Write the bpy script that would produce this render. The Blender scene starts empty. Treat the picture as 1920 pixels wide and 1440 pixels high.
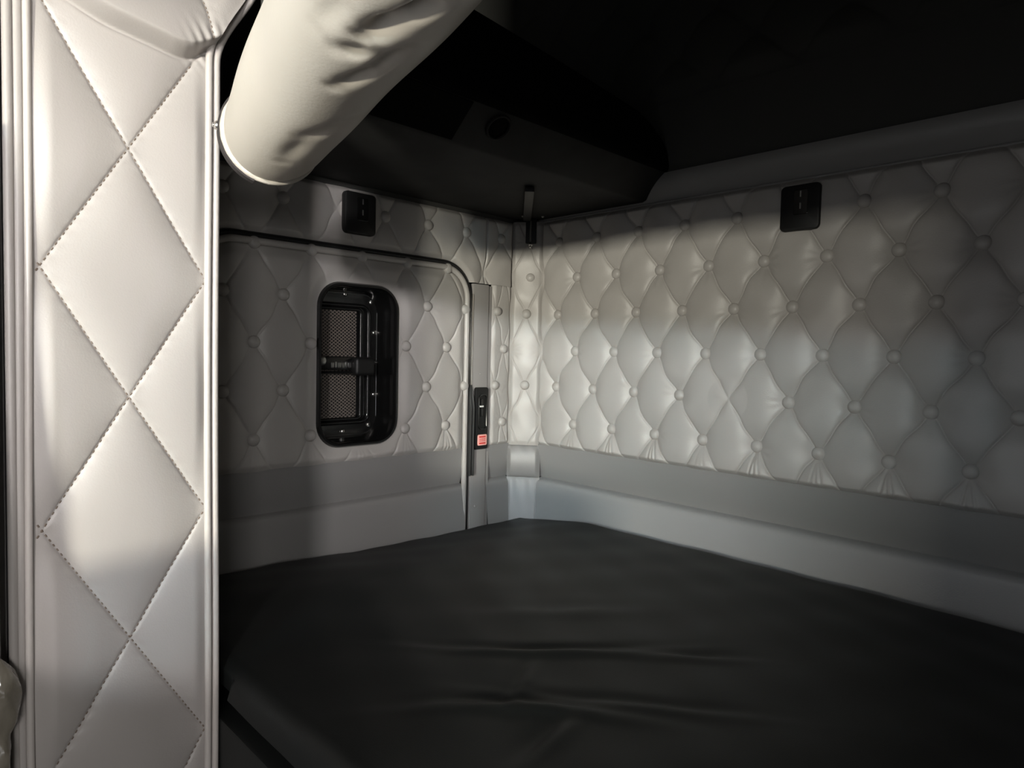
import bpy, bmesh, math, random
import numpy as np
from mathutils import Vector, Matrix

random.seed(7)
rng = np.random.RandomState(5)
scene = bpy.context.scene
COL = scene.collection
PI = math.pi

# ------------------------------------------------------------------ helpers
def link(o, parent=None):
    COL.objects.link(o)
    if parent is not None:
        o.parent = parent
    return o

def mesh_np(name, V, F, mat, parent=None, smooth=True):
    """V (n,3) float, F (m,4) or (m,3) int"""
    me = bpy.data.meshes.new(name)
    V = np.asarray(V, dtype=np.float32); F = np.asarray(F, dtype=np.int32)
    n, k = F.shape
    me.vertices.add(len(V)); me.vertices.foreach_set('co', V.ravel())
    me.loops.add(n * k); me.loops.foreach_set('vertex_index', F.ravel())
    me.polygons.add(n)
    me.polygons.foreach_set('loop_start', np.arange(0, n * k, k, dtype=np.int32))
    me.polygons.foreach_set('use_smooth', np.full(n, smooth))
    me.update(calc_edges=True); me.validate()
    me.materials.append(mat)
    return link(bpy.data.objects.new(name, me), parent)

def obj_bm(name, bm, mat, parent=None, smooth=True):
    bmesh.ops.recalc_face_normals(bm, faces=bm.faces)
    me = bpy.data.meshes.new(name); bm.to_mesh(me); bm.free()
    if smooth:
        for p in me.polygons: p.use_smooth = True
    me.materials.append(mat)
    o = link(bpy.data.objects.new(name, me), parent)
    if smooth:
        try: me.set_sharp_from_angle(angle=math.radians(38))
        except Exception: pass
    return o

def box(bm, lo, hi, bevel=0.0, seg=2, rot=None):
    c = [(a + b) / 2 for a, b in zip(lo, hi)]; s = [abs(b - a) for a, b in zip(lo, hi)]
    r = bmesh.ops.create_cube(bm, size=1.0)
    vs = r['verts']
    for v in vs: v.co = Vector((v.co.x * s[0], v.co.y * s[1], v.co.z * s[2]))
    if bevel > 0:
        es = list({e for v in vs for e in v.link_edges})
        g = bmesh.ops.bevel(bm, geom=es, offset=bevel, segments=seg, affect='EDGES', profile=.6)
        vs = list({v for f in g['faces'] for v in f.verts} | {v for v in vs if v.is_valid})
        # all verts of this island
        seen = set(vs); st = list(vs)
        while st:
            v = st.pop()
            for e in v.link_edges:
                w = e.other_vert(v)
                if w not in seen: seen.add(w); st.append(w)
        vs = list(seen)
    M = Matrix.Translation(c) @ (rot.to_4x4() if rot is not None else Matrix.Identity(4))
    for v in vs: v.co = M @ v.co
    return vs

def tube(bm, pts, r, closed=False, n=8, caps=True):
    pts = [Vector(p) for p in pts]; N = len(pts)
    rs = r if hasattr(r, '__len__') else [r] * N
    rings = []; up = None
    for i in range(N):
        a = pts[(i - 1) % N] if (closed or i > 0) else pts[i]
        b = pts[(i + 1) % N] if (closed or i < N - 1) else pts[i]
        t = (b - a).normalized()
        if up is None:
            up = t.orthogonal().normalized()
        up = (up - t * up.dot(t)).normalized()
        w = t.cross(up)
        rings.append([bm.verts.new(pts[i] + (up * math.cos(k * 2 * PI / n) + w * math.sin(k * 2 * PI / n)) * rs[i]) for k in range(n)])
    M = N if closed else N - 1
    for i in range(M):
        A, B = rings[i], rings[(i + 1) % N]
        off = 0
        if closed and i == N - 1:
            off = min(range(n), key=lambda k: (A[0].co - B[k].co).length)
        for k in range(n):
            bm.faces.new((A[k], A[(k + 1) % n], B[(k + 1 + off) % n], B[(k + off) % n]))
    if caps and not closed:
        bm.faces.new(rings[0]); bm.faces.new(rings[-1])

def dome(bm, c, axis, r, h, n=16, m=5, base=0.0):
    """button-like dome, axis = outward normal"""
    axis = Vector(axis).normalized(); u = axis.orthogonal().normalized(); w = axis.cross(u); c = Vector(c)
    prev = None
    prof = [(r * .96, -base), (r, 0.0)] + [(r * math.cos(a), h * math.sin(a)) for a in [PI / 2 * k / m for k in range(1, m)]]
    for (rr, hh) in prof:
        ring = [bm.verts.new(c + axis * hh + (u * math.cos(2 * PI * k / n) + w * math.sin(2 * PI * k / n)) * rr) for k in range(n)]
        if prev:
            for k in range(n): bm.faces.new((prev[k], prev[(k + 1) % n], ring[(k + 1) % n], ring[k]))
        else:
            bm.faces.new(ring[::-1])
        prev = ring
    top = bm.verts.new(c + axis * h)
    for k in range(n): bm.faces.new((prev[k], prev[(k + 1) % n], top))

def rrect(a0, a1, b0, b1, r, n=10):
    pts = []
    for (ca, cb, s) in ((a1 - r, b1 - r, 0), (a0 + r, b1 - r, 1), (a0 + r, b0 + r, 2), (a1 - r, b0 + r, 3)):
        for k in range(n + 1):
            t = PI / 2 * (s + k / n); pts.append((ca + r * math.cos(t), cb + r * math.sin(t)))
    return pts

def sd_rrect(U, V, a0, a1, b0, b1, r):
    """signed distance to rounded rectangle, negative inside"""
    qx = np.abs(U - (a0 + a1) / 2) - (a1 - a0) / 2 + r
    qy = np.abs(V - (b0 + b1) / 2) - (b1 - b0) / 2 + r
    return np.hypot(np.maximum(qx, 0), np.maximum(qy, 0)) + np.minimum(np.maximum(qx, qy), 0) - r

def plate(bm, plane, a0, a1, b0, b1, r, d0, d1, bev=.002):
    """rounded plate; plane 'x' -> (a,b)=(y,z) ; plane 'y' -> (a,b)=(x,z), depth d0 (back) .. d1 (front)"""
    sgn = 1 if d1 > d0 else -1
    rings = []
    for (ins, d) in ((0, d0), (0, d1 - sgn * bev), (bev * .3, d1 - sgn * bev * .3), (bev, d1)):
        o = rrect(a0 + ins, a1 - ins, b0 + ins, b1 - ins, max(r - ins, .0005), 6)
        rings.append([bm.verts.new((d, p, q) if plane == 'x' else (p, d, q)) for p, q in o])
    for A, B in zip(rings, rings[1:]):
        n = len(A)
        for k in range(n): bm.faces.new((A[k], A[(k + 1) % n], B[(k + 1) % n], B[k]))
    bm.faces.new(rings[-1]); bm.faces.new(rings[0][::-1])

def hgrid(name, u, v, hfun, mapf, mat, parent=None, mask=None):
    U, V = np.meshgrid(u, v)
    H = hfun(U, V)
    P = np.stack(mapf(U, V, H), -1).reshape(-1, 3)
    nv, nu = U.shape
    idx = np.arange(nu * nv).reshape(nv, nu)
    F = np.stack([idx[:-1, :-1], idx[:-1, 1:], idx[1:, 1:], idx[1:, :-1]], -1)
    if mask is not None:
        m = mask(U, V); ok = m[:-1, :-1] & m[:-1, 1:] & m[1:, 1:] & m[1:, :-1]
        F = F[ok]
    F = F.reshape(-1, 4)
    used = np.unique(F); remap = np.full(nu * nv, -1); remap[used] = np.arange(len(used))
    return mesh_np(name, P[used], remap[F], mat, parent)

def sstep(x, a, b):
    t = np.clip((x - a) / (b - a), 0, 1); return t * t * (3 - 2 * t)

def tag(o, label=None, cat=None, group=None, kind=None):
    if label: o['label'] = label
    if cat: o['category'] = cat
    if group: o['group'] = group
    if kind: o['kind'] = kind
    return o

def empty(name, loc=(0, 0, 0)):
    o = bpy.data.objects.new(name, None); o.empty_display_size = .05
    COL.objects.link(o); o.location = loc
    return o

# ------------------------------------------------------------------ materials
def mat(name, color, rough=.5, metal=0.0, spec=.5, bump=None, coat=0.0, sheen=0.0, vary=None, trans=0.0):
    m = bpy.data.materials.new(name); m.use_nodes = True
    nt = m.node_tree; b = nt.nodes['Principled BSDF']
    b.inputs['Base Color'].default_value = (*color, 1); b.inputs['Roughness'].default_value = rough
    b.inputs['Metallic'].default_value = metal; b.inputs['Specular IOR Level'].default_value = spec
    b.inputs['Coat Weight'].default_value = coat; b.inputs['Sheen Weight'].default_value = sheen
    b.inputs['Transmission Weight'].default_value = trans
    tc = nt.nodes.new('ShaderNodeTexCoord')
    if vary:
        n = nt.nodes.new('ShaderNodeTexNoise'); n.inputs['Scale'].default_value = vary[0]; n.inputs['Detail'].default_value = 4
        cr = nt.nodes.new('ShaderNodeValToRGB')
        cr.color_ramp.elements[0].position = .3; cr.color_ramp.elements[1].position = .7
        cr.color_ramp.elements[0].color = (*[c * (1 - vary[1]) for c in color], 1)
        cr.color_ramp.elements[1].color = (*[min(1, c * (1 + vary[1])) for c in color], 1)
        nt.links.new(tc.outputs['Object'], n.inputs['Vector']); nt.links.new(n.outputs['Fac'], cr.inputs['Fac'])
        nt.links.new(cr.outputs['Color'], b.inputs['Base Color'])
    if bump:
        n = nt.nodes.new('ShaderNodeTexNoise'); n.inputs['Scale'].default_value = bump[0]; n.inputs['Detail'].default_value = 3
        bp = nt.nodes.new('ShaderNodeBump'); bp.inputs['Strength'].default_value = bump[1]; bp.inputs['Distance'].default_value = bump[2]
        nt.links.new(tc.outputs['Object'], n.inputs['Vector']); nt.links.new(n.outputs['Fac'], bp.inputs['Height'])
        nt.links.new(bp.outputs['Normal'], b.inputs['Normal'])
    return m

LEATHER = mat('grey_vinyl', (.41, .39, .37), .42, spec=.45, bump=(420, .12, .002), vary=(3.0, .05))
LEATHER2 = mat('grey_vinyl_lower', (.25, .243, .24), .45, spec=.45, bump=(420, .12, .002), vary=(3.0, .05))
STRIPV = mat('grey_vinyl_base', (.33, .33, .33), .42, spec=.45, bump=(420, .12, .002), vary=(3.0, .05))
CREAM = mat('beige_vinyl', (.37, .343, .325), .42, spec=.45, bump=(500, .12, .0015), vary=(4.0, .04))
CREAM_EDGE = mat('beige_piping', (.46, .425, .40), .38, spec=.5)
ROLLM = mat('cream_vinyl_curtain', (.47, .43, .375), .45, spec=.4, bump=(350, .1, .0015), vary=(6.0, .04))
PLASTICG = mat('grey_plastic_trim', (.30, .285, .275), .45, spec=.5, bump=(700, .05, .001))
THREAD = mat('taupe_thread', (.16, .125, .10), .8)
BLACKP = mat('black_plastic_gloss', (.006, .006, .006), .22, spec=.5, coat=.3)
BLACKM = mat('black_plastic_matte', (.008, .008, .008), .5, spec=.4, bump=(600, .1, .001))
CABM = mat('bunk_shell_bounce_lit', (.02, .02, .019), .75, spec=.3, vary=(7.0, .45))  # underside tone: bounce light put into the colour, lighter than the front
CABF = mat('black_bunk_front', (.004, .004, .004), .9, spec=.1)
RUBBER = mat('black_rubber', (.012, .012, .012), .45, spec=.4)
HEADL = mat('charcoal_headliner', (.055, .055, .052), .9, spec=.2, bump=(300, .2, .002))
SHEET = mat('black_sheet', (.0085, .0095, .0092), .50, spec=.32, bump=(900, .15, .001))
CHROME = mat('bright_metal', (.75, .73, .70), .25, metal=1.0)
STEEL = mat('dull_steel', (.35, .35, .34), .35, metal=1.0)
RED = mat('red_sticker', (.75, .05, .04), .5)
PALE = mat('pale_print', (.95, .45, .40), .5)
WHITE = mat('white_mark', (.8, .8, .78), .5)
DARKFAB = mat('dark_lining_fabric', (.025, .02, .02), .8)
WRAP = mat('clear_wrap_plastic', (.20, .18, .145), .18, spec=.6, coat=.6, bump=(60, .5, .004))
FLOORM = mat('dark_rubber_floor', (.02, .02, .02), .8)

# woven vent screen (fine diagonal mesh)
def screen_mat():
    m = bpy.data.materials.new('woven_screen'); m.use_nodes = True
    nt = m.node_tree; b = nt.nodes['Principled BSDF']
    b.inputs['Roughness'].default_value = .45
    tc = nt.nodes.new('ShaderNodeTexCoord'); cols = []
    for ang in (35, -40):
        mp = nt.nodes.new('ShaderNodeMapping'); mp.inputs['Rotation'].default_value = (math.radians(ang), 0, 0)
        w = nt.nodes.new('ShaderNodeTexWave'); w.bands_direction = 'Z'; w.inputs['Scale'].default_value = 55
        nt.links.new(tc.outputs['Object'], mp.inputs['Vector']); nt.links.new(mp.outputs['Vector'], w.inputs['Vector'])
        cols.append(w)
    mx = nt.nodes.new('ShaderNodeMath'); mx.operation = 'MAXIMUM'
    nt.links.new(cols[0].outputs['Fac'], mx.inputs[0]); nt.links.new(cols[1].outputs['Fac'], mx.inputs[1])
    cr = nt.nodes.new('ShaderNodeValToRGB')
    cr.color_ramp.elements[0].position = .55; cr.color_ramp.elements[0].color = (.004, .004, .004, 1)
    cr.color_ramp.elements[1].position = .95; cr.color_ramp.elements[1].color = (.20, .17, .15, 1)
    nt.links.new(mx.outputs['Value'], cr.inputs['Fac']); nt.links.new(cr.outputs['Color'], b.inputs['Base Color'])
    bp = nt.nodes.new('ShaderNodeBump'); bp.inputs['Distance'].default_value = .002; bp.inputs['Strength'].default_value = .6
    nt.links.new(mx.outputs['Value'], bp.inputs['Height']); nt.links.new(bp.outputs['Normal'], b.inputs['Normal'])
    return m
SCREEN = screen_mat()

# ------------------------------------------------------------------ tufting
def lattice(U, V, u0, v0, du, dv):
    s = (U - u0) / du; t = (V - v0) / (2 * dv)
    p = s + t; q = s - t
    g = math.sqrt(1 / du ** 2 + 1 / (2 * dv) ** 2)
    return p, q, np.abs(np.sin(PI * p)) / (PI * g), np.abs(np.sin(PI * q)) / (PI * g)

def tuft(u0, v0, du, dv, Hb=.016, Hc=.0065, rb=.028, wc=.008, groove=.0022, v_low=None, wr=.0009, skip=()):
    """deep-buttoned height field; zero at the buttons, smooth pillows between the pleats"""
    def f(U, V):
        p, q, Dp, Dq = lattice(U, V, u0, v0, du, dv)
        pf = np.floor(p); qf = np.floor(q)
        crater = np.ones_like(U); rmin = np.full_like(U, 9.0); bu = np.zeros_like(U); bv = np.zeros_like(U)
        for a in (0, 1):
            for b in (0, 1):
                cu = u0 + du * (pf + a + qf + b) / 2; cv = v0 + dv * (pf + a - qf - b)
                r = np.hypot(U - cu, V - cv)
                c = 1 - np.exp(-(np.maximum(r - .009, 0) / rb) ** 1.25)
                for (sa, sb) in skip:
                    c = np.where(np.hypot(cu - sa, cv - sb) < .02, np.maximum(c, .72), c)
                crater = crater * c
                near = r < rmin
                rmin = np.where(near, r, rmin); bu = np.where(near, cu, bu); bv = np.where(near, cv, bv)
        r = rmin
        hsh = np.sin(bu * 127.1 + bv * 311.7) * 43758.5453; hsh = hsh - np.floor(hsh)
        # gentle wander so that the pleats are not ruler straight
        k = 1 - np.exp(-(r / .03) ** 2)
        wu = .0022 * np.sin(U * 61 + V * 37) + .0016 * np.sin(U * 23 - V * 83 + 1.0)
        _, _, Dp, Dq = lattice(U + wu * k, V, u0, v0, du, dv)
        cr = (1 - np.exp(-Dp / wc)) * (1 - np.exp(-Dq / wc))
        gr = np.maximum(np.exp(-(Dp / .0016) ** 2), np.exp(-(Dq / .0016) ** 2))
        h = Hb * crater + Hc * cr - groove * gr * sstep(r, .006, .022)
        ang = np.arctan2(V - bv, U - bu)
        rad = np.exp(-((r - .028) / .011) ** 2) * sstep(np.cos(ang - 6.28 * hsh), -.2, .7)
        h = h + wr * np.maximum(hsh - .3, 0) * rad * np.cos(ang * 11 + hsh * 20)
        h = h + .0010 * np.sin(U * 47 + 1.3 * np.sin(V * 39)) * np.sin(V * 41 + 2 * np.sin(U * 29)) * k
        if v_low is not None:           # short pleats fanning from the lowest buttons down to the seam
            row = np.abs(bv - v_low) < .01
            below = row & (V < v_low - .006)
            fade = sstep(v_low - V, .008, .02)
            for a in (-.16, .02, .2):
                d = (U - bu) - a * (v_low - V)
                h = h + np.where(below, (-.0022 * np.exp(-(d / .0024) ** 2) + .0012 * np.exp(-((d - .006) / .004) ** 2)) * fade * (.15 + .85 * hsh), 0)
        return h
    return f

def lattice_points(u0, v0, du, dv, ua, ub, va, vb):
    out = []
    for r in range(-12, 12):
        v = v0 + dv * r
        if not (va < v < vb): continue
        for i in range(-20, 24):
            u = u0 + du * (i + (.5 if r % 2 else 0))
            if ua < u < ub: out.append((u, v))
    return out

_btn = {}
def buttons(points, parent, to3, axis, material=LEATHER, r=.0122, h=.0085):
    key = (tuple(axis), material.name, r)
    if key not in _btn:
        bm = bmesh.new(); dome(bm, (0, 0, 0), axis, r, h, 20, 6, .006)
        o = obj_bm('button', bm, material, parent); _btn[key] = o; first = True
    else:
        o = _btn[key]; first = False
    for p in points:
        c = o if first else o.copy()
        if not first:
            COL.objects.link(c); c.parent = parent
        first = False
        c.location = to3(*p)

def bandh(v_top, v_mid, v_bot, top, mid, mid2, bot):
    """lower panels: upper band leans in under the pad, base strip stands proud below"""
    def up(U, V): return top + (mid - top) * (v_top - V) / (v_top - v_mid) + .003 * np.sin(np.clip((V - v_mid) / (v_top - v_mid), 0, 1) * PI)
    def lo(U, V):
        t = np.clip((v_mid - V) / (v_mid - v_bot), 0, 1)
        return mid2 + (bot - mid2) * t - (mid2 - mid) * np.exp(-t / .016) + .003 * np.sin(t * PI)
    return up, lo

SEAM1, SEAM2, ZTOP = -.379, -.4635, .193
# ------------------------------------------------------------------ rear wall
RU0, RV0, RDU, RDV = .18213, .0467, .11728, .09     # row of integer buttons
wall_back = None
rt = tuft(RU0, RV0, RDU, RDV, v_low=RV0 - .36, skip=((.18213 + .11728 * 3.5, .0467 - .27),))
def edge_taper(U, V, a0, a1, b0, b1, w=.014):
    d = np.minimum(np.minimum(U - a0, a1 - U), np.minimum(V - b0, b1 - V))
    return sstep(d, -.004, w)
RX0, RX1 = .068, 1.62
def rear_h(U, V):
    t = edge_taper(U, V, RX0, RX1, SEAM1, ZTOP)
    return rt(U, V) * t + .004 * t
wall_back = hgrid('wall_back', np.arange(RX0, RX1 + .0006, .00135), np.linspace(SEAM1, ZTOP, 424), rear_h,
                  lambda U, V, H: (U, -H, V), LEATHER)
tag(wall_back, 'grey deep-buttoned vinyl rear wall above the bunk mattress', 'wall', kind='structure')
pts = [p for p in lattice_points(RU0, RV0, RDU, RDV, RX0 + .02, RX1 - .02, SEAM1 + .02, ZTOP - .02)
       if math.hypot(p[0] - (.18213 + .11728 * 3.5), p[1] - (.0467 - .27)) > .03 and not (.67 < p[0] < .77 and p[1] > .09)]
buttons(pts, wall_back, lambda u, v: (u, -.006, v), (0, -1, 0))
up, lo = bandh(SEAM1, SEAM2, -.70, .006, -.016, .006, .02)
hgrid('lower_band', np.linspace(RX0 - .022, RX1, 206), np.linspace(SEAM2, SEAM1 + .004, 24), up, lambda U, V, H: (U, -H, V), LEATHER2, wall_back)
hgrid('base_strip', np.linspace(RX0 - .008, RX1, 206), np.linspace(-.70, SEAM2, 160), lo, lambda U, V, H: (U, -H, V), STRIPV, wall_back)
# rounded cove strip above the pad, and the dark smooth band + buttoned upper wall over it
def cove(U, V):
    t = (V - ZTOP) / (.252 - ZTOP); return -.004 + .026 * np.sin(np.clip(t, 0, 1) * PI * .62)
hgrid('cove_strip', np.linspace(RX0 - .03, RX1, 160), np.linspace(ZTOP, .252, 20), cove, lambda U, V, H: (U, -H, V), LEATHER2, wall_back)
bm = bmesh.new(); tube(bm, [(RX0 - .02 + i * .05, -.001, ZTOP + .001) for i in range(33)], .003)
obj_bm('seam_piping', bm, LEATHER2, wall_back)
hgrid('upper_band', np.linspace(-.05, RX1, 160), np.linspace(.25, .385, 20),
      lambda U, V: .012 + .042 * (V - .25) / .135, lambda U, V, H: (U, -H, V), HEADL, wall_back)
bm = bmesh.new(); box(bm, (-.2, .07, -1.3), (2.3, .2, .95)); obj_bm('backing', bm, FLOORM, wall_back)  # unseen slab added to stop sky light leaking through the wall sheets
ut = tuft(.146, .47, .165, .075, Hb=.016, Hc=.004, rb=.03)
hgrid('upper_pad', np.arange(-.05, RX1, .004), np.arange(.383, .905, .004),
      lambda U, V: .0545 + ut(U, V) * sstep(V, .383, .42), lambda U, V, H: (U, -H, V), HEADL, wall_back)

# ------------------------------------------------------------------ corner chamfer
CD = Vector((.068, .053, 0)); CL = CD.length; CD.normalize(); CN = Vector((CD.y, -CD.x, 0)); CO = Vector((0, -.053, 0))
def cmap(U, V, H):
    return (CO.x + CD.x * U + CN.x * H, CO.y + CD.y * U + CN.y * H, V)
ct = tuft(CL / 2, -.2235, CL, .0915, Hb=.006, Hc=.002, rb=.024, wc=.012, groove=.0018)
def ch(U, V):
    e = sstep(np.minimum(U, CL - U), -.003, .014); b = sstep(np.minimum(V - SEAM1, ZTOP - V), -.003, .012)
    return ct(U, V) * e * b + .006 * e
wall_corner = hgrid('wall_corner', np.arange(0, CL + .0008, .00125), np.linspace(SEAM1, ZTOP, 420), ch, cmap, LEATHER)
tag(wall_corner, 'narrow buttoned corner strip between side and rear walls', 'wall', kind='structure')
buttons([(CL / 2, -.2235), (CL / 2, -.0405), (CL / 2 + .008, .052)], wall_corner,
        lambda u, v: tuple(CO + CD * u + CN * .0075 + Vector((0, 0, v))), tuple(CN))
def pleat(z0, z1):
    def f(U, V):
        t = np.clip((V - z0) / (z1 - z0), 0, 1); e = sstep(np.minimum(U, CL - U), -.003, .012)
        return .014 * np.sin(PI * np.clip(t, 0, 1)) ** .55 * e + .0016 * np.sin(U * 190 + 9 * t) * np.exp(-(1 - t) / .12) * e
    return f
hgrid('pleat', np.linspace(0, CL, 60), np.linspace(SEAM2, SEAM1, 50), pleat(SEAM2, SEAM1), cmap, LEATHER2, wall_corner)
hgrid('base_strip', np.linspace(0, CL, 60), np.linspace(-.70, SEAM2, 90), pleat(-.75, SEAM2), cmap, STRIPV, wall_corner)

# ------------------------------------------------------------------ left wall (side wall with hatch door)
LU0, LV0, LDU, LDV = -.3836, .0532, .1155, .0923
lt = tuft(LU0, LV0, LDU, LDV, Hb=.009, Hc=.0045, rb=.028, groove=.0018, v_low=LV0 - .3692, wr=.0005)
DY0, DY1, DZ0, DZ1, DR = -.835, -.207, -.72, .056, .07
JY0, JY1 = -.185, -.122
SY1 = -.0525
VY0, VY1, VZ0, VZ1, VR = -.600, -.406, -.345, -.004, .052
lmap = lambda U, V, H: (H, U, V)
def lw_mask(U, V):
    door = sd_rrect(U, V, DY0, DY1, DZ0, DZ1, DR) < .014
    jamb = (U > JY0 - .02) & (U < JY1) & (V < .026)
    return ~(door | jamb | ((U > JY0) & (V < .026)))
def lw_h(U, V):
    t = edge_taper(U, V, -1.3, SY1, -9, ZTOP)
    d = sd_rrect(U, V, DY0, DY1, DZ0, DZ1, DR)
    return (lt(U, V) * t + .003 * t) * sstep(d, .012, .03) * (1 - .6 * np.exp(-((U + .150) / .0022) ** 2))
wall_left = hgrid('wall_left', np.arange(-1.0, SY1 + .001, .0018), np.linspace(-.40, ZTOP, 330), lw_h, lmap, LEATHER, None, lw_mask)
tag(wall_left, 'grey buttoned vinyl side wall around the hatch door', 'wall', kind='structure')
lp = [p for p in lattice_points(LU0, LV0, LDU, LDV, -1.0, SY1 - .015, .08, ZTOP - .02) if not (-.57 < p[0] < -.45)]
buttons(lp, wall_left, lambda u, v: (.0050, u, v), (1, 0, 0))
# narrow buttoned strip right of the door jamb
st_ = tuft(-.107, -.224, .054, .0923, Hb=.005, Hc=.0015, rb=.022, wc=.010, groove=.0014)
def sh(U, V):
    e = sstep(np.minimum(U - JY1, SY1 - U), -.002, .012); b = sstep(np.minimum(V - SEAM1, 9), -.002, .012)
    return (st_(U, V) + .004) * e * b
hgrid('side_pad', np.arange(JY1, SY1 + .0005, .0012), np.linspace(SEAM1, .030, 330), sh, lmap, LEATHER, wall_left)
buttons([(-.107, -.224), (-.080, -.1315), (-.080, -.318), (-.104, -.037)], wall_left, lambda u, v: (.0065, u, v), (1, 0, 0), r=.0112)
up, lo = bandh(SEAM1, SEAM2, -.70, .004, -.012, .004, .02)
for a, b in ((JY1 - .008, SY1),):
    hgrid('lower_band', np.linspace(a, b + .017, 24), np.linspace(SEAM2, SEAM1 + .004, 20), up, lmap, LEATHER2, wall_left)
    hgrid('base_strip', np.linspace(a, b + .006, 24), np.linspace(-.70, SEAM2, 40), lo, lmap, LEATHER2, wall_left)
# smooth plastic jamb strip
bm = bmesh.new()
box(bm, (-.03, JY0, -.70), (.007, JY1 - .012, .026), .003)
box(bm, (-.03, JY1 - .016, -.70), (.003, JY1 + .001, .024), .002)
obj_bm('jamb_trim', bm, PLASTICG, wall_left)
for y_, z_, r_ in ((-.158, -.195, .0028), (-.168, -.525, .004)):
    bm = bmesh.new(); dome(bm, (.007, y_, z_), (1, 0, 0), r_, r_ * .5, 10, 3); obj_bm('screw', bm, PLASTICG, wall_left)
# bright metal strip along the door gap
bm = bmesh.new(); box(bm, (-.02, -.192, -.222), (.009, -.1855, .0), .001); obj_bm('metal_strip', bm, CHROME, wall_left)
bm = bmesh.new(); tube(bm, [(.004, -.1985 - .012 * (k / 6) ** 2, .0 + .006 * k) for k in range(5)] , .0025); obj_bm('strip_end', bm, CHROME, wall_left)
# dark backing behind the pads, added so the gaps read black
bm = bmesh.new(); box(bm, (-.16, -1.3, -1.3), (-.065, .1, .95)); obj_bm('backing', bm, FLOORM, wall_left)
bm = bmesh.new(); box(bm, (-.012, -1.3, .19), (.004, .02, .95)); obj_bm('upper_lining', bm, HEADL, wall_left)

# hatch door
def door_in(U, V, m): return sd_rrect(U, V, DY0, DY1, DZ0, DZ1, DR) < m
def door_mask(U, V):
    return door_in(U, V, .001) & (sd_rrect(U, V, VY0, VY1, VZ0, VZ1, VR) > -.006)
def door_h(U, V):
    d = -sd_rrect(U, V, DY0, DY1, DZ0, DZ1, DR); dv = sd_rrect(U, V, VY0, VY1, VZ0, VZ1, VR)
    t = sstep(d, .0, .03) * sstep(dv, .0, .03) * sstep(V - SEAM1, -.004, .016)
    return lt(U, V) * t + .006 * sstep(d, 0, .01)
door_1 = hgrid('door_1', np.arange(DY0, DY1 + .001, .0018), np.linspace(SEAM1, DZ1, 270), door_h, lmap, LEATHER, None, door_mask)
tag(door_1, 'grey buttoned vinyl hatch door with black vent window', 'door', kind='structure')
dp = [p for p in lattice_points(LU0, LV0, LDU, LDV, DY0 + .02, DY1 + .006, SEAM1 + .02, .07)
      if not (VY0 - .012 < p[0] < VY1 + .012 and VZ0 < p[1] < VZ1)]
buttons(dp, door_1, lambda u, v: (.0075, u, v), (1, 0, 0))
up, lo = bandh(SEAM1, SEAM2, -.72, .008, -.008, .008, .022)
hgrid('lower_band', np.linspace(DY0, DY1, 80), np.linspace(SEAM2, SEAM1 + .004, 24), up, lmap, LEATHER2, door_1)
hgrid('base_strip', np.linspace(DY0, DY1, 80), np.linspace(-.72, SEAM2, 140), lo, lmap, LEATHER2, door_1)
out = rrect(DY0, DY1, DZ0, DZ1, DR, 14)
bm = bmesh.new(); tube(bm, [(.008, y, z) for y, z in out], .0068, True, 10); obj_bm('edge_piping', bm, LEATHER, door_1)
out2 = rrect(DY0 - .0105, DY1 + .0095, DZ0, DZ1 + .0115, DR + .010, 14)
bm = bmesh.new(); tube(bm, [(.003, y, z) for y, z in out2], .0062, True, 8); obj_bm('dark_gap_tube', bm, RUBBER, door_1)  # black tube standing in for the shaded gap round the door
bm = bmesh.new(); dome(bm, (-.004, -.229, -.474), (1, 0, 0), .0055, .003, 12, 3); obj_bm('plug', bm, BLACKM, door_1)

# black vent window set deep into the door
bm = bmesh.new(); rings = []
for ins, x in ((-.002, -.004), (-.001, .008), (.002, .0125), (.006, .0125), (.009, .008), (.0105, -.010), (.0115, -.046), (.015, -.055), (.024, -.058)):
    o = rrect(VY0 + ins, VY1 - ins, VZ0 + ins, VZ1 - ins, VR - ins * .8, 10)
    rings.append([bm.verts.new((x, a, b)) for a, b in o])
for A, B in zip(rings, rings[1:]):
    n = len(A)
    for k in range(n): bm.faces.new((A[k], A[(k + 1) % n], B[(k + 1) % n], B[k]))
bm.faces.new(rings[-1])
vent = obj_bm('vent_frame', bm, BLACKP, door_1); vent['label'] = 'glossy black recessed vent window frame'
bm = bmesh.new()
tube(bm, [(-.055, a, b) for a, b in rrect(VY0 + .016, VY1 - .0135, VZ0 + .016, VZ1 - .016, VR - .016, 10)], .0016, True, 8)
obj_bm('inner_rim', bm, STEEL, vent)
bm = bmesh.new()
tube(bm, [(-.053, a, b) for a, b in rrect(-.585, -.444, -.302, -.046, .018, 6)], .0045, True, 10)
tube(bm, [(-.053, a, b) for a, b in rrect(-.572, -.463, -.294, -.054, .010, 6)], .0045, True, 10)
obj_bm('screen_frame', bm, BLACKP, vent)
bm = bmesh.new(); plate(bm, 'x', -.574, -.474, -.292, -.056, .004, -.058, -.052, .001); sc = obj_bm('screen', bm, SCREEN, vent)
sc['label'] = 'woven metal insect screen'
bm = bmesh.new()
plate(bm, 'x', -.586, -.486, -.186, -.157, .004, -.050, -.035, .002)
tube(bm, [(-.034, -.584, -.191), (-.034, -.49, -.191)], .003, False, 8)
bar = obj_bm('latch_bar', bm, BLACKP, vent)
bm = bmesh.new()
dome(bm, (-.035, -.566, -.166), (1, 0, 0), .0105, .003, 18, 4)
for k, (a, w, hh) in enumerate(((-.545, .006, .011), (-.536, .004, .013), (-.529, .007, .011), (-.519, .005, .011), (-.511, .004, .013), (-.504, .007, .011))):
    plate(bm, 'x', a, a + w, -.181, -.181 + hh, .0012, -.036, -.0335, .0006)
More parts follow.
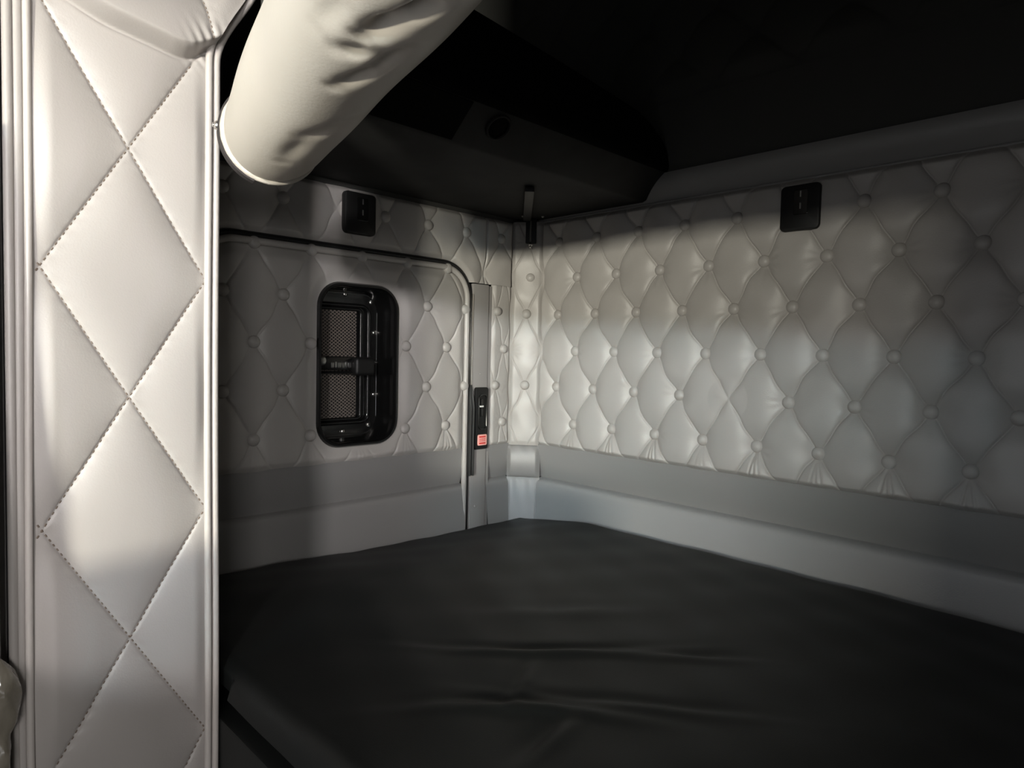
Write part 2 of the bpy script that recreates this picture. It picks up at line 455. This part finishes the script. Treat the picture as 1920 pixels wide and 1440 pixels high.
obj_bm('raised_marks', bm, STEEL, vent)
bm = bmesh.new()
box(bm, (-.046, -.496, -.198), (-.016, -.446, -.158), .010, 4)
obj_bm('latch_knob', bm, BLACKM, vent)
first = None
for (y, z) in ((-.501, -.022), (-.435, -.036), (-.426, -.103), (-.424, -.170), (-.425, -.242), (-.438, -.309), (-.503, -.321)):
    if first is None:
        bm = bmesh.new(); dome(bm, (0, 0, 0), (1, 0, 0), .0058, .0038, 14, 4, .002); first = obj_bm('screw', bm, CHROME, vent); c = first
    else:
        c = first.copy(); COL.objects.link(c); c.parent = vent
    c.location = (-.0565, y, z)

# ------------------------------------------------------------------ small fittings on the walls
def latch_plate(name, plane, a0, a1, b0, b1, d0, d1, label):
    root = empty(name, ((d0, (a0 + a1) / 2, b0) if plane == 'x' else ((a0 + a1) / 2, d0, b0)))
    L = root.location
    sg = 1 if d1 > d0 else -1
    am = (a0 + a1) / 2 + (.004 if plane == 'x' else .002); hgt = b1 - b0
    def P(nm, build, m):
        bm = bmesh.new(); build(bm); bmesh.ops.translate(bm, verts=bm.verts, vec=-L); return obj_bm(nm, bm, m, root, nm == 'cover')
    P('cover', lambda bm: plate(bm, plane, a0, a1, b0, b1, .009, d0, d1, .003), BLACKM)
    P('slot', lambda bm: plate(bm, plane, am - .013, am + .013, b0 + .028, b1 - .010, .003, d1 - sg * .004, d1 + sg * .0008, .0008), BLACKP)
    P('catch', lambda bm: [plate(bm, plane, am - .0014, am + .0014, z, z + .011, .0008, d1, d1 + sg * .0018, .0005) for z in (b0 + hgt * .46, b0 + hgt * .72)], STEEL)
    tag(root, label, 'latch plate', 'black latch plates on the padded walls')
    return root
latch_plate('latch_plate', 'x', -.551, -.477, .096, .181, .012, .025, 'black plastic latch plate on the side wall above the hatch door')
latch_plate('latch_plate', 'y', .688, .760, .095, .178, -.012, -.029, 'black plastic latch plate near the top of the buttoned rear wall')

# door release on the jamb
root = empty('door_release', (.007, -.157, -.378)); L = root.location.copy()
def P(nm, build, m, par=root, lab=None):
    bm = bmesh.new(); build(bm); bmesh.ops.translate(bm, verts=bm.verts, vec=-L); o = obj_bm(nm, bm, m, root)
    if lab: o['label'] = lab
    return o
P('housing', lambda bm: plate(bm, 'x', -.178, -.136, -.382, -.228, .006, .006, .015, .003), BLACKM)
P('track', lambda bm: [tube(bm, [(.0155, a, b) for a, b in rrect(-.168, -.143, -.332, -.246, .010, 6)], .0022, True, 8)], BLACKP)
P('lever', lambda bm: box(bm, (.014, -.166, -.300), (.020, -.158, -.256), .002), BLACKP)
P('lever_mark', lambda bm: plate(bm, 'x', -.1695, -.1575, -.2765, -.2725, .001, .019, .0212, .0006), WHITE)
def stick(bm): plate(bm, 'x', -.171, -.140, -.372, -.345, .004, .014, .0158, .0004)
P('sticker', stick, PALE, lab='red and pale sticker')
def bars(bm):
    plate(bm, 'x', -.166, -.145, -.3525, -.3490, .0006, .0155, .0164, .0002)
    plate(bm, 'x', -.166, -.145, -.3685, -.3650, .0006, .0155, .0164, .0002)
P('sticker_bars', bars, RED, lab='red bars')
def lines(bm):
    for z in (-.3565, -.3605):
        y = -.165
        while y < -.147:
            w = random.uniform(.002, .004); plate(bm, 'x', y, y + w, z - .001, z + .001, .0003, .0155, .0162, .0001); y += w + .0015
P('sticker_print', lines, RED)
tag(root, 'slim black door release with red sticker on the door jamb', 'door release')

# rubber bumper on the door edge
bm = bmesh.new()
N = 24; rings = []
for k in range(N + 1):
    t = k / N; z = -.222 - .222 * t
    w = .004 + .0055 * min(1, t / .18) ** .8
    cy = -.190 - .0015 * math.sin(min(1, t * 2) * PI / 2)
    d = .010 + .010 * min(1, t / .25)
    rings.append([bm.verts.new((x, cy + y, z)) for x, y in ((-.01, w), (d * .6, w), (d, w * .5), (d * .55, 0), (d, -w * .5), (d * .6, -w), (-.01, -w))])
for A, B in zip(rings, rings[1:]):
    for i in range(7): bm.faces.new((A[i], A[(i + 1) % 7], B[(i + 1) % 7], B[i]))
bm.faces.new(rings[0]); bm.faces.new(rings[-1])
o = obj_bm('rubber_bumper', bm, RUBBER)
tag(o, 'long ribbed black rubber bumper along the hatch door edge', 'bumper')

# ------------------------------------------------------------------ overhead bunk tray in the corner
cab = empty('overhead_cabinet', (0.2, -.6, .2)); L2 = cab.location.copy()
def PC(nm, bm, m, smooth=True):
    bmesh.ops.translate(bm, verts=bm.verts, vec=-L2); return obj_bm(nm, bm, m, cab, smooth)
ys = list(np.linspace(-.84, -.62, 5)) + list(np.linspace(-.6, -.15, 14)) + list(np.linspace(-.13, -.006, 14))
def ztop(y): return float(np.interp(y, [-1.25, -.6, -.376, -.132, -.085, -.043, -.02, -.006], [.40, .39, .374, .352, .338, .316, .292, .265]))
bm = bmesh.new(); rings = []
for y in ys:
    zt = ztop(y)
    prof = [(.005, .2), (.20, .2), (.366, .2), (.374, .203), (.430, .252), (.4365, .260), (.438, .268), (.438, zt - .006), (.434, zt), (.40, zt + .002), (.005, zt + .002)]
    rings.append([bm.verts.new((x, y, max(z, .2) if i < 7 else max(z, .262 + i * .0002))) for i, (x, z) in enumerate(prof)])
for A, B in zip(rings, rings[1:]):
    n = len(A)
    for k in range(n): bm.faces.new((A[k], A[(k + 1) % n], B[(k + 1) % n], B[k]))
bm.faces.new(rings[0]); bm.faces.new(rings[-1])
shell = PC('shell', bm, CABM)
shell.data.materials.append(CABF)
for p in shell.data.polygons:
    if p.normal.x > .75: p.material_index = 1  # front faces stay black; the rest carries the painted bounce tone
bm = bmesh.new(); N = 30; n1 = Vector((.66, 0, -.75)).normalized(); t1 = Vector((.75, 0, .66)).normalized(); c0 = Vector((.410, -.492, .2335))
tube(bm, [c0 + n1 * .001 + (t1 * math.cos(a) + Vector((0, 1, 0)) * math.sin(a)) * .0215 for a in [2 * PI * k / N for k in range(N)]], .0022, True, 8)
PC('opening_ring', bm, CABM)
bm = bmesh.new(); dome(bm, c0 - n1 * .002, n1, .021, .0035, 30, 3); PC('opening_dark_disc', bm, CABF)  # solid black disc painted as the dark of a hole, none is cut
bm = bmesh.new()
for a, b in ((-.83, -.565),):
    vs = box(bm, (-.036, a, -.0015), (.036, b, .0015), .001, 1)
    R = Matrix((t1, (0, 1, 0), -n1)).transposed()
    for v in vs: v.co = R @ Vector((v.co.x, 0, v.co.z)) + Vector((.4025, v.co.y, .2275)) + n1 * .0015
PC('cover_panel', bm, CABF)
tag(cab, 'dark overhead bunk tray with rounded front in the upper corner', 'overhead tray')

# support bracket under the tray, in the corner
br = empty('support_bracket', (.05, -.035, .13)); L3 = br.location.copy()
def PB(nm, build, m):
    bm = bmesh.new(); build(bm); bmesh.ops.translate(bm, verts=bm.verts, vec=-L3); return obj_bm(nm, bm, m, br)
rz = Matrix.Rotation(math.radians(-45), 3, 'Z')
PB('arm', lambda bm: box(bm, (.172 - .15, -.172 - .010, .187), (.172 + .15, -.172 + .010, .198), .002, 2, rz), BLACKM)
PB('wall_leg', lambda bm: box(bm, (.049 - .004, -.033 - .0135, .137), (.049 + .004, -.033 + .0135, .199), .003, 2, Matrix.Rotation(math.atan2(CN.y, CN.x), 3, 'Z')), BLACKM)
PB('rod', lambda bm: tube(bm, [(.057, -.043, .140), (.057, -.043, .192)], .0022), STEEL)
PB('bolt', lambda bm: [dome(bm, (.053, -.038, .1335), CN, .006, .006, 10, 4), dome(bm, (.057, -.043, .127), (.5, -.6, -.6), .0035, .004, 8, 3)], CHROME)
for x_, y_ in ((.095, -.040), (.060, -.075)):
    PB('screw', lambda bm: dome(bm, (x_, y_, .199), (0, 0, -1), .004, .004, 8, 3), STEEL)
tag(br, 'black support bracket with metal rod in the wall corner', 'bracket')

# ------------------------------------------------------------------ mattress
def wr(x, y, cx, cy, ang, ln, wd, amp, bend=0.0):
    c, s = math.cos(ang), math.sin(ang)
    a = (x - cx) * c + (y - cy) * s; b = -(x - cx) * s + (y - cy) * c
    b = b - bend * a * a
    return amp * np.exp(-(a / ln) ** 2) * (np.exp(-(b / wd) ** 2) - .8 * np.exp(-((b - wd * 1.5) / (wd * 1.1)) ** 2))
MX0, MX1, MY0, MY1 = .020, 1.60, -.955, -.020
def mat_h(X, Y):
    z = -.566 + .030 * sstep(X, .0, .28) + .010 * sstep(-Y, .45, .85) * (1 - sstep(X, .2, .5)) + .004 * sstep(-Y, 0, .3)
    z = z + .004 * np.sin(X * 5.1 + 1) * np.sin(Y * 6.3)
    z = z + wr(X, Y, .665, -.62, math.radians(46), .13, .011, .0050, .3) + wr(X, Y, .80, -.50, math.radians(40), .07, .010, .003)
    z = z + wr(X, Y, .74, -.735, math.radians(42), .10, .013, .0060, -1.0) + wr(X, Y, .81, -.655, math.radians(35), .12, .010, .003)
    z = z + wr(X, Y, .70, -.70, math.radians(120), .05, .010, .004) + wr(X, Y, .60, -.50, math.radians(48), .10, .02, .0025) + wr(X, Y, .80, -.76, math.radians(100), .05, .012, .004)
    z = z + .0012 * np.sin(X * 31 + Y * 17) * np.sin(Y * 43 - X * 11)
    d = np.minimum(np.minimum(X - MX0, MX1 - X), np.minimum(Y - MY0, MY1 - Y))
    return z - .03 * (1 - np.sqrt(np.clip(1 - (1 - np.clip(d / .03, 0, 1)) ** 2, 0, 1)))
def mat_map(U, V, H):
    k = np.maximum(.018 - ((U - CO.x) * CN.x + (V - CO.y) * CN.y), 0)
    return (U + CN.x * k, np.where(U < .455, np.maximum(V, -.945), V) + CN.y * k, H)
mattress = empty('mattress', ((MX0 + MX1) / 2, (MY0 + MY1) / 2, -.74)); 
o = hgrid('cover', np.arange(MX0, MX1 + .001, .005), np.arange(MY0, MY1 + .001, .005), mat_h, mat_map, SHEET, None)
o.parent = mattress; o.data.transform(Matrix.Translation(-mattress.location))
bm = bmesh.new(); box(bm, (MX0 + .06, MY0, -.74), (MX1 - .002, MY1 - .06, -.592), .004)
bmesh.ops.translate(bm, verts=bm.verts, vec=-mattress.location); obj_bm('core', bm, SHEET, mattress)
tag(mattress, 'black sheeted bunk mattress with shallow creases filling the sleeper', 'mattress')
bm = bmesh.new(); box(bm, (.03, -.954, -1.3), (1.60, -.03, -.741), .002); o = obj_bm('bunk_base', bm, SHEET)
tag(o, 'black bunk base under the mattress', 'bunk base')

# ------------------------------------------------------------------ quilted side panel by the opening
XP = .428
QY0, QZ0, QDU, QDV = -1.0505, .068, .160, .1335
PY0, PY1, PZ0, PZ1 = -1.1385, -.966, -.95, .36
def foldz(U):
    return sum(np.interp(U + k * .0022, [-1.16, -1.116, -1.075, -1.03, -1.0, -.985, -.966, -.94], [.215, .205, .188, .181, .177, .182, .200, .22]) for k in range(-6, 7)) / 13
def qedge(V): return .052 * sstep(V, .185, .31)           # the top of the panel billows towards the bunk
def qh(U, V):
    p, q, Dp, Dq = lattice(U, V, QY0, QZ0, QDU, QDV)
    D = np.minimum(Dp, Dq)
    wc = .024
    h = .0120 * (1 - np.exp(-Dp / wc)) * (1 - np.exp(-Dq / wc)) - .0012 * np.exp(-(D / .0016) ** 2)
    h = h + .0012 * np.sin(U * 40 + V * 13) * np.sin(V * 29 + 1)
    h = h +   .00035 * np.sin(V * 420 + U * 60) * np.exp(-(D / .006) ** 2)
    e = sstep(np.minimum(U - PY0, PY1 - U), -.004, .02)
    h = h * e
    # hanging fold across the top
    fz = foldz(U)
    d = V - fz
    f = sstep(d, -.001, .012) * .022 * (1 - .85 * sstep(d, .014, .10)) * sstep(U, -1.135, -1.09)
    h = h + f - .003 * np.exp(-(d / .0028) ** 2) * sstep(U, -1.13, -1.08)
    # gathered pucker at the corner
    g = np.exp(-((U + .975) ** 2 + (V - .20) ** 2) / .02 ** 2)
    return h + .0012 * g * np.sin((U * 1.2 + V) * 420)
def qmap(U, V, H):
    k = sstep(U, -1.08, -.966)
    return (XP + H, U + qedge(V) * k, V)
panel = empty('quilted_panel', (XP - .02, -1.05, -1.3)); 
def PQ(o):
    o.data.transform(Matrix.Translation(-panel.location)); o.parent = panel; return o
PQ(hgrid('quilted_cover', np.arange(PY0, PY1 + .0005, .0012), np.arange(PZ0, PZ1, .0014), qh, qmap, CREAM))
tag(panel, 'beige diamond-stitched padded panel beside the sleeper opening', 'padded panel')
# stitches lying in the quilting lines
bm = bmesh.new()
def hq(u, v): 
    return float(qh(np.array([[u]]), np.array([[v]]))[0, 0])
stp = .0064
for fam in (0, 1):
    for n in range(-9, 10):
        ln = math.hypot(QDU / 2, QDV); k = 0
        tdir = (QDU / 2 / ln, (QDV if fam else -QDV) / ln)
        # line passes through lattice point (QY0 + QDU*n, QZ0)
        for i in range(-260, 260):
            u = QY0 + QDU * n + tdir[0] * i * stp; v = QZ0 + tdir[1] * i * stp
            if not (PY0 + .004 < u < PY1 - .003 and -.80 < v < .34): continue
            fz = float(foldz(u))
            if abs(v - fz) < .010 and u > -1.11: continue
            pts3 = []
            for s in (-.5, 0, .5):
                uu = u + tdir[0] * s * .0027; vv = v + tdir[1] * s * .0027
                H = hq(uu, vv) + (.0003 if s == 0 else -.0002)
                kx = float(sstep(np.array(uu), -1.08, -.966)); pts3.append((XP + H, uu + float(qedge(np.array(vv))) * kx, vv))
            tube(bm, pts3, .0010, False, 5)
o = PQ(obj_bm('stitching', bm, THREAD)); o['kind'] = 'stuff'
zs = np.linspace(PZ0, PZ1, 140)
for dy, dx, r, nm in ((-.003, .004, .0040, 'piping'), (.0060, .002, .0042, 'piping')):
    bm = bmesh.new(); tube(bm, [(XP + dx, PY1 + dy + float(qedge(np.array(z))) + .0008 * math.sin(z * 9), z) for z in zs], r, False, 10)
    PQ(obj_bm(nm, bm, CREAM_EDGE))
bm = bmesh.new(); tube(bm, [(XP + .0015, PY0 - .002 + .0016 * math.sin(z * 5 + 1), z) for z in zs], .0036, False, 10); PQ(obj_bm('piping', bm, CREAM_EDGE))
bm = bmesh.new()
tube(bm, [(XP - .004, PY0 - .0085 + .0012 * math.sin(z * 5 + 1), z) for z in zs], .0050, False, 10)
tube(bm, [(XP - .003, PY0 - .0155, z) for z in zs], .0045, False, 10)
PQ(obj_bm('edge_binding', bm, CREAM))
bm = bmesh.new(); box(bm, (XP - .03, PY0 - .018, PZ0), (XP - .006, PY1 + .002, PZ1), .003); PQ(obj_bm('backing', bm, DARKFAB))

# closet carcass the panel is fixed to, and the trim in front of it
bm = bmesh.new(); box(bm, (.0, -1.2, -1.3), (XP - .032, -.968, .95), .006); o = obj_bm('wall_closet', bm, LEATHER)
tag(o, 'dark closet side wall behind the quilted panel', 'wall', kind='structure')
bm = bmesh.new(); box(bm, (XP - .03, -1.2, -1.3), (XP + .004, PY0 - .0265, .95), .004); o = obj_bm('trim_1', bm, PLASTICG)
tag(o, 'plain grey trim board at the front edge of the quilted panel', 'trim', kind='structure')

# crinkled clear wrap bundle at the trim board
bm = bmesh.new(); N = 34; M = 18; prev = None
for i in range(N + 1):
    t = i / N; z = -.445 - .22 * t
    rr = .013 * math.sin(min(1, t * 7) * PI / 2) * (1 - .35 * math.exp(-((t - .36) / .05) ** 2)) * (1.15 - .35 * t)
    ring = []
    for k in range(M):
        a = 2 * PI * k / M
        w = 1 + .10 * math.sin(3 * a + 14 * t) + .07 * math.sin(5 * a - 31 * t)
        ring.append(bm.verts.new((XP + .016 + rr * w * math.cos(a), -1.1695 + rr * w * math.sin(a) + .003 * math.sin(9 * t), z)))
    if prev:
        for k in range(M): bm.faces.new((prev[k], prev[(k + 1) % M], ring[(k + 1) % M], ring[k]))
    else: bm.faces.new(ring)
    prev = ring
bm.faces.new(prev)
o = obj_bm('plastic_wrap', bm, WRAP); tag(o, 'shiny crinkled plastic wrap bundle against the grey trim board', 'plastic wrap')

# ------------------------------------------------------------------ rolled-up curtain across the opening
roll = empty('rolled_curtain', (.4866, -.9182, .1005)); L4 = Vector(roll.location)
AX = Vector((.963, -.268, -.004)).normalized(); E1 = Vector((0, 0, 1)); E1 = (E1 - AX * E1.dot(AX)).normalized(); E2 = AX.cross(E1)   # E2 ~ +y side
RL, RR = 0.95, .055
SAG = lambda s_: -.006 * sstep(s_, .49, .62) * (1 - sstep(s_, .75, .95))
S, T = np.meshgrid(np.linspace(0, RL, 420), np.linspace(0, 2 * PI, 260))
def groove(s0, t0, s1, t1, w, d):
    a = S - s0; b = (T - t0) * RR; da = s1 - s0; db = (t1 - t0) * RR; ln2 = da * da + db * db
    k = np.clip((a * da + b * db) / ln2, 0, 1)
    dist = np.hypot(a - k * da, b - k * db)
    return -d * np.exp(-(dist / w) ** 2) * np.sin(np.clip(k, .12, .88) * PI)
GROOVES = [(.405, 2.86, .452, 3.11, .0075, .010), (.445, 3.08, .475, 3.36, .006, .008), (.450, 3.12, .505, 3.28, .006, .009),
           (.375, 2.70, .396, 3.10, .008, .004), (.325, 2.95, .368, 3.28, .007, .006), (.360, 3.22, .415, 3.42, .007, .006),
           (.10, 3.05, .20, 3.10, .010, .0035), (.19, 3.05, .26, 3.5, .010, .004), (.38, 2.40, .44, 2.52, .008, .002), (.52, 2.9, .60, 3.3, .009, .007)]
R_ = RR + .0006 * np.sin(S * 31 + 2 * T) + .0005 * np.sin(3 * T + 21 * S)
R_ = R_ - .004 * np.exp(-S / .02)
for g in GROOVES: R_ = R_ + groove(*g)
Pn = [np.array(L4)[i] * 0 + S * AX[i] + R_ * (np.cos(T) * E1[i] + np.sin(T) * E2[i]) for i in range(3)]
Pn[2] = Pn[2] + SAG(S)
P3 = np.stack(Pn, -1); nt_, ns_ = S.shape
idx = np.arange(nt_ * ns_).reshape(nt_, ns_)
F = np.stack([idx[:-1, :-1], idx[:-1, 1:], idx[1:, 1:], idx[1:, :-1]], -1).reshape(-1, 4)
mesh_np('roll', P3.reshape(-1, 3), F, ROLLM, roll)
bm = bmesh.new()
tube(bm, [AX * (.0005 + .0006 * math.sin(a * 22)) + (E1 * math.cos(a) + E2 * math.sin(a)) * (RR - .0035) for a in [2 * PI * k / 90 for k in range(90)]], .0042, True, 10)
obj_bm('hem', bm, ROLLM, roll)
bm = bmesh.new(); tube(bm, [AX * .001, AX * .004], RR - .004, False, 40); obj_bm('end_lining', bm, DARKFAB, roll)
bm = bmesh.new(); rs_ = []
for k in range(41):
    a = .35 + 2.45 * k / 40; d = E1 * math.cos(a) + E2 * math.sin(a)
    rs_.append([bm.verts.new(AX * s_ + d * r_) for s_, r_ in ((-.013, .0550), (-.013, .0572), (.001, .0575), (.001, .0550))])
for A_, B_ in zip(rs_, rs_[1:]):
    for k in range(4): bm.faces.new((A_[k], A_[(k + 1) % 4], B_[(k + 1) % 4], B_[k]))
bm.faces.new(rs_[0]); bm.faces.new(rs_[-1])
obj_bm('strap', bm, DARKFAB, roll)['label'] = 'dark lining strap at the end of the curtain roll'
bm = bmesh.new(); a = 1.52; d = E1 * math.cos(a) + E2 * math.sin(a); dome(bm, AX * -.0052 + d * .0572, d, .0052, .0042, 16, 5); dome(bm, AX * -.0052 + d * .0612, d, .0026, .0016, 12, 3)
obj_bm('snap_button', bm, CHROME, roll)['label'] = 'chrome snap button'
tag(roll, 'cream vinyl curtain rolled up tight across the top of the opening', 'curtain')

# ------------------------------------------------------------------ rest of the cab shell, with unseen blockers that shape the light
bm = bmesh.new(); box(bm, (-.2, -3.4, .90), (2.3, .2, .96)); o = obj_bm('ceiling', bm, HEADL); tag(o, 'dark headliner overhead', 'ceiling', kind='structure')
bm = bmesh.new(); box(bm, (-.2, -3.4, -1.36), (2.3, .2, -1.3)); o = obj_bm('floor', bm, FLOORM); tag(o, 'dark cab floor', 'floor', kind='structure')
bm = bmesh.new()
hc = L4 + AX * .80 + Vector((0, 0, .42))
box(bm, (hc.x - .795, hc.y - .015, hc.z - .376), (hc.x + .64, hc.y + .015, hc.z + .395), .01, 2, None)
bmesh.ops.rotate(bm, verts=bm.verts, cent=hc, matrix=Matrix.Rotation(math.atan2(AX.y, AX.x), 3, 'Z'));  o = obj_bm('wall_header', bm, HEADL); tag(o, 'unseen dark header added above the opening to block light', 'wall', kind='structure')  # header added out of view to block light passing over the roll
bm = bmesh.new(); box(bm, (1.625, -1.46, -1.3), (2.3, .0, .95), .01); o = obj_bm('wall_right', bm, LEATHER); tag(o, 'unseen right side wall of the sleeper, set to cut the window light', 'wall', kind='structure')  # out of view; front edge placed to cut the light on the rear wall

seat = empty('driver_seat_blocker', (.46, -1.45, -1.3)); LS = seat.location.copy()  # out-of-view seat added to shade the left edge of the panel
def PS(nm, build, m):
    bm = bmesh.new(); build(bm); bmesh.ops.translate(bm, verts=bm.verts, vec=-LS); return obj_bm(nm, bm, m, seat)
PS('backrest', lambda bm: box(bm, (.02, -1.40, -.80), (.50, -1.22, -.10), .04, 6), BLACKM)
PS('shade_bolster', lambda bm: tube(bm, [(.474 + .004 * k / 12, -1.220 - .012 * max(0, k - 6) / 6, -.80 + .86 * k / 12) for k in range(13)], [.030, .030, .030, .030, .030, .030, .029, .027, .024, .020, .016, .012, .006], False, 16), BLACKM)  # tapered so that its cast shadow fades out along the panel edge
PS('cushion', lambda bm: box(bm, (.02, -1.90, -.92), (.50, -1.28, -.76), .05, 4), BLACKM)
PS('pedestal', lambda bm: box(bm, (.10, -1.78, -1.3), (.42, -1.34, -.90), .02, 2), BLACKM)
tag(seat, 'unseen black driver seat added to shade the edge of the quilted panel', 'seat')
bm = bmesh.new(); box(bm, (.80, -1.78, -1.298), (1.02, -1.46, -.31), .02, 4); o = obj_bm('shade_box', bm, BLACKM)  # out-of-view box added to shade the lower panel and mattress corner
tag(o, 'unseen black console box added to shade the lower panel and mattress front', 'console')
seat = empty('passenger_seat_blocker', (1.78, -1.95, -1.3)); LS = seat.location.copy()  # out-of-view seat added to keep windshield light off the rear wall's right
def PS(nm, build, m):
    bm = bmesh.new(); build(bm); bmesh.ops.translate(bm, verts=bm.verts, vec=-LS); return obj_bm(nm, bm, m, seat)
PS('backrest', lambda bm: box(bm, (1.64, -2.60, -.80), (2.17, -2.47, .13), .05, 4), BLACKM)
PS('cushion', lambda bm: box(bm, (1.68, -3.05, -.92), (2.16, -2.48, -.76), .05, 4), BLACKM)
PS('pedestal', lambda bm: box(bm, (1.74, -2.98, -1.3), (2.10, -2.55, -.90), .02, 2), BLACKM)
tag(seat, 'unseen black passenger seat added to block windshield light', 'seat')

# ------------------------------------------------------------------ lights: daylight through the cab windows, plus one added fill lamp
def area(name, loc, target, sx, sy, power, color, spread=180):
    l = bpy.data.lights.new(name, 'AREA'); l.shape = 'RECTANGLE'; l.size = sx; l.size_y = sy; l.energy = power; l.color = color
    l.spread = math.radians(spread)
    o = bpy.data.objects.new(name, l); COL.objects.link(o); o.location = loc
    d = Vector(target) - Vector(loc); o.rotation_euler = d.to_track_quat('-Z', 'Y').to_euler(); return o
LA, LB, LC, LD, LW = 96, 2.9, .85, 13, .85
area('windshield_daylight', (1.95, -3.3, -.12), (.3, 0, -.2), .24, .10, LA, (1, .96, .82))
area('side_window_daylight', (2.3, -2.57, .23), (0, -.4, -.02), .20, .10, LB, (1, .96, .95), 44)
area('upper_windshield_daylight', (1.95, -3.3, .30), (.25, -.1, -.40), .40, .10, LC, (.62, .90, 1), 26)
area('left_wall_fill', (2.3, -1.80, .0), (0, -.6, -.2), .40, .35, LD, (1, .97, .94))  # fill lamp added to lift the shadow on the left wall
w = bpy.data.worlds.new('dim_sky'); scene.world = w; w.use_nodes = True
w.node_tree.nodes['Background'].inputs['Color'].default_value = (.95, .97, 1, 1); w.node_tree.nodes['Background'].inputs['Strength'].default_value = LW

# ------------------------------------------------------------------ camera
cd = bpy.data.cameras.new('camera'); cam = bpy.data.objects.new('camera', cd); COL.objects.link(cam)
a, b, c = 0.7900931760667189, 1.5245416018290374, 0.02238841094154555
M = Matrix.Rotation(a, 3, 'Z') @ Matrix.Rotation(b, 3, 'X') @ Matrix.Rotation(c, 3, 'Z')
cam.matrix_world = Matrix.Translation((1.23540453, -1.26437046, -0.141785297)) @ M.to_4x4()
cd.sensor_width = 36; cd.lens = 1249.998 / 1920 * 36; cd.clip_start = .01
scene.camera = cam
scene.view_settings.view_transform = 'Standard'; scene.view_settings.look = 'None'
scene.view_settings.exposure = 0.0; scene.view_settings.gamma = 1.0
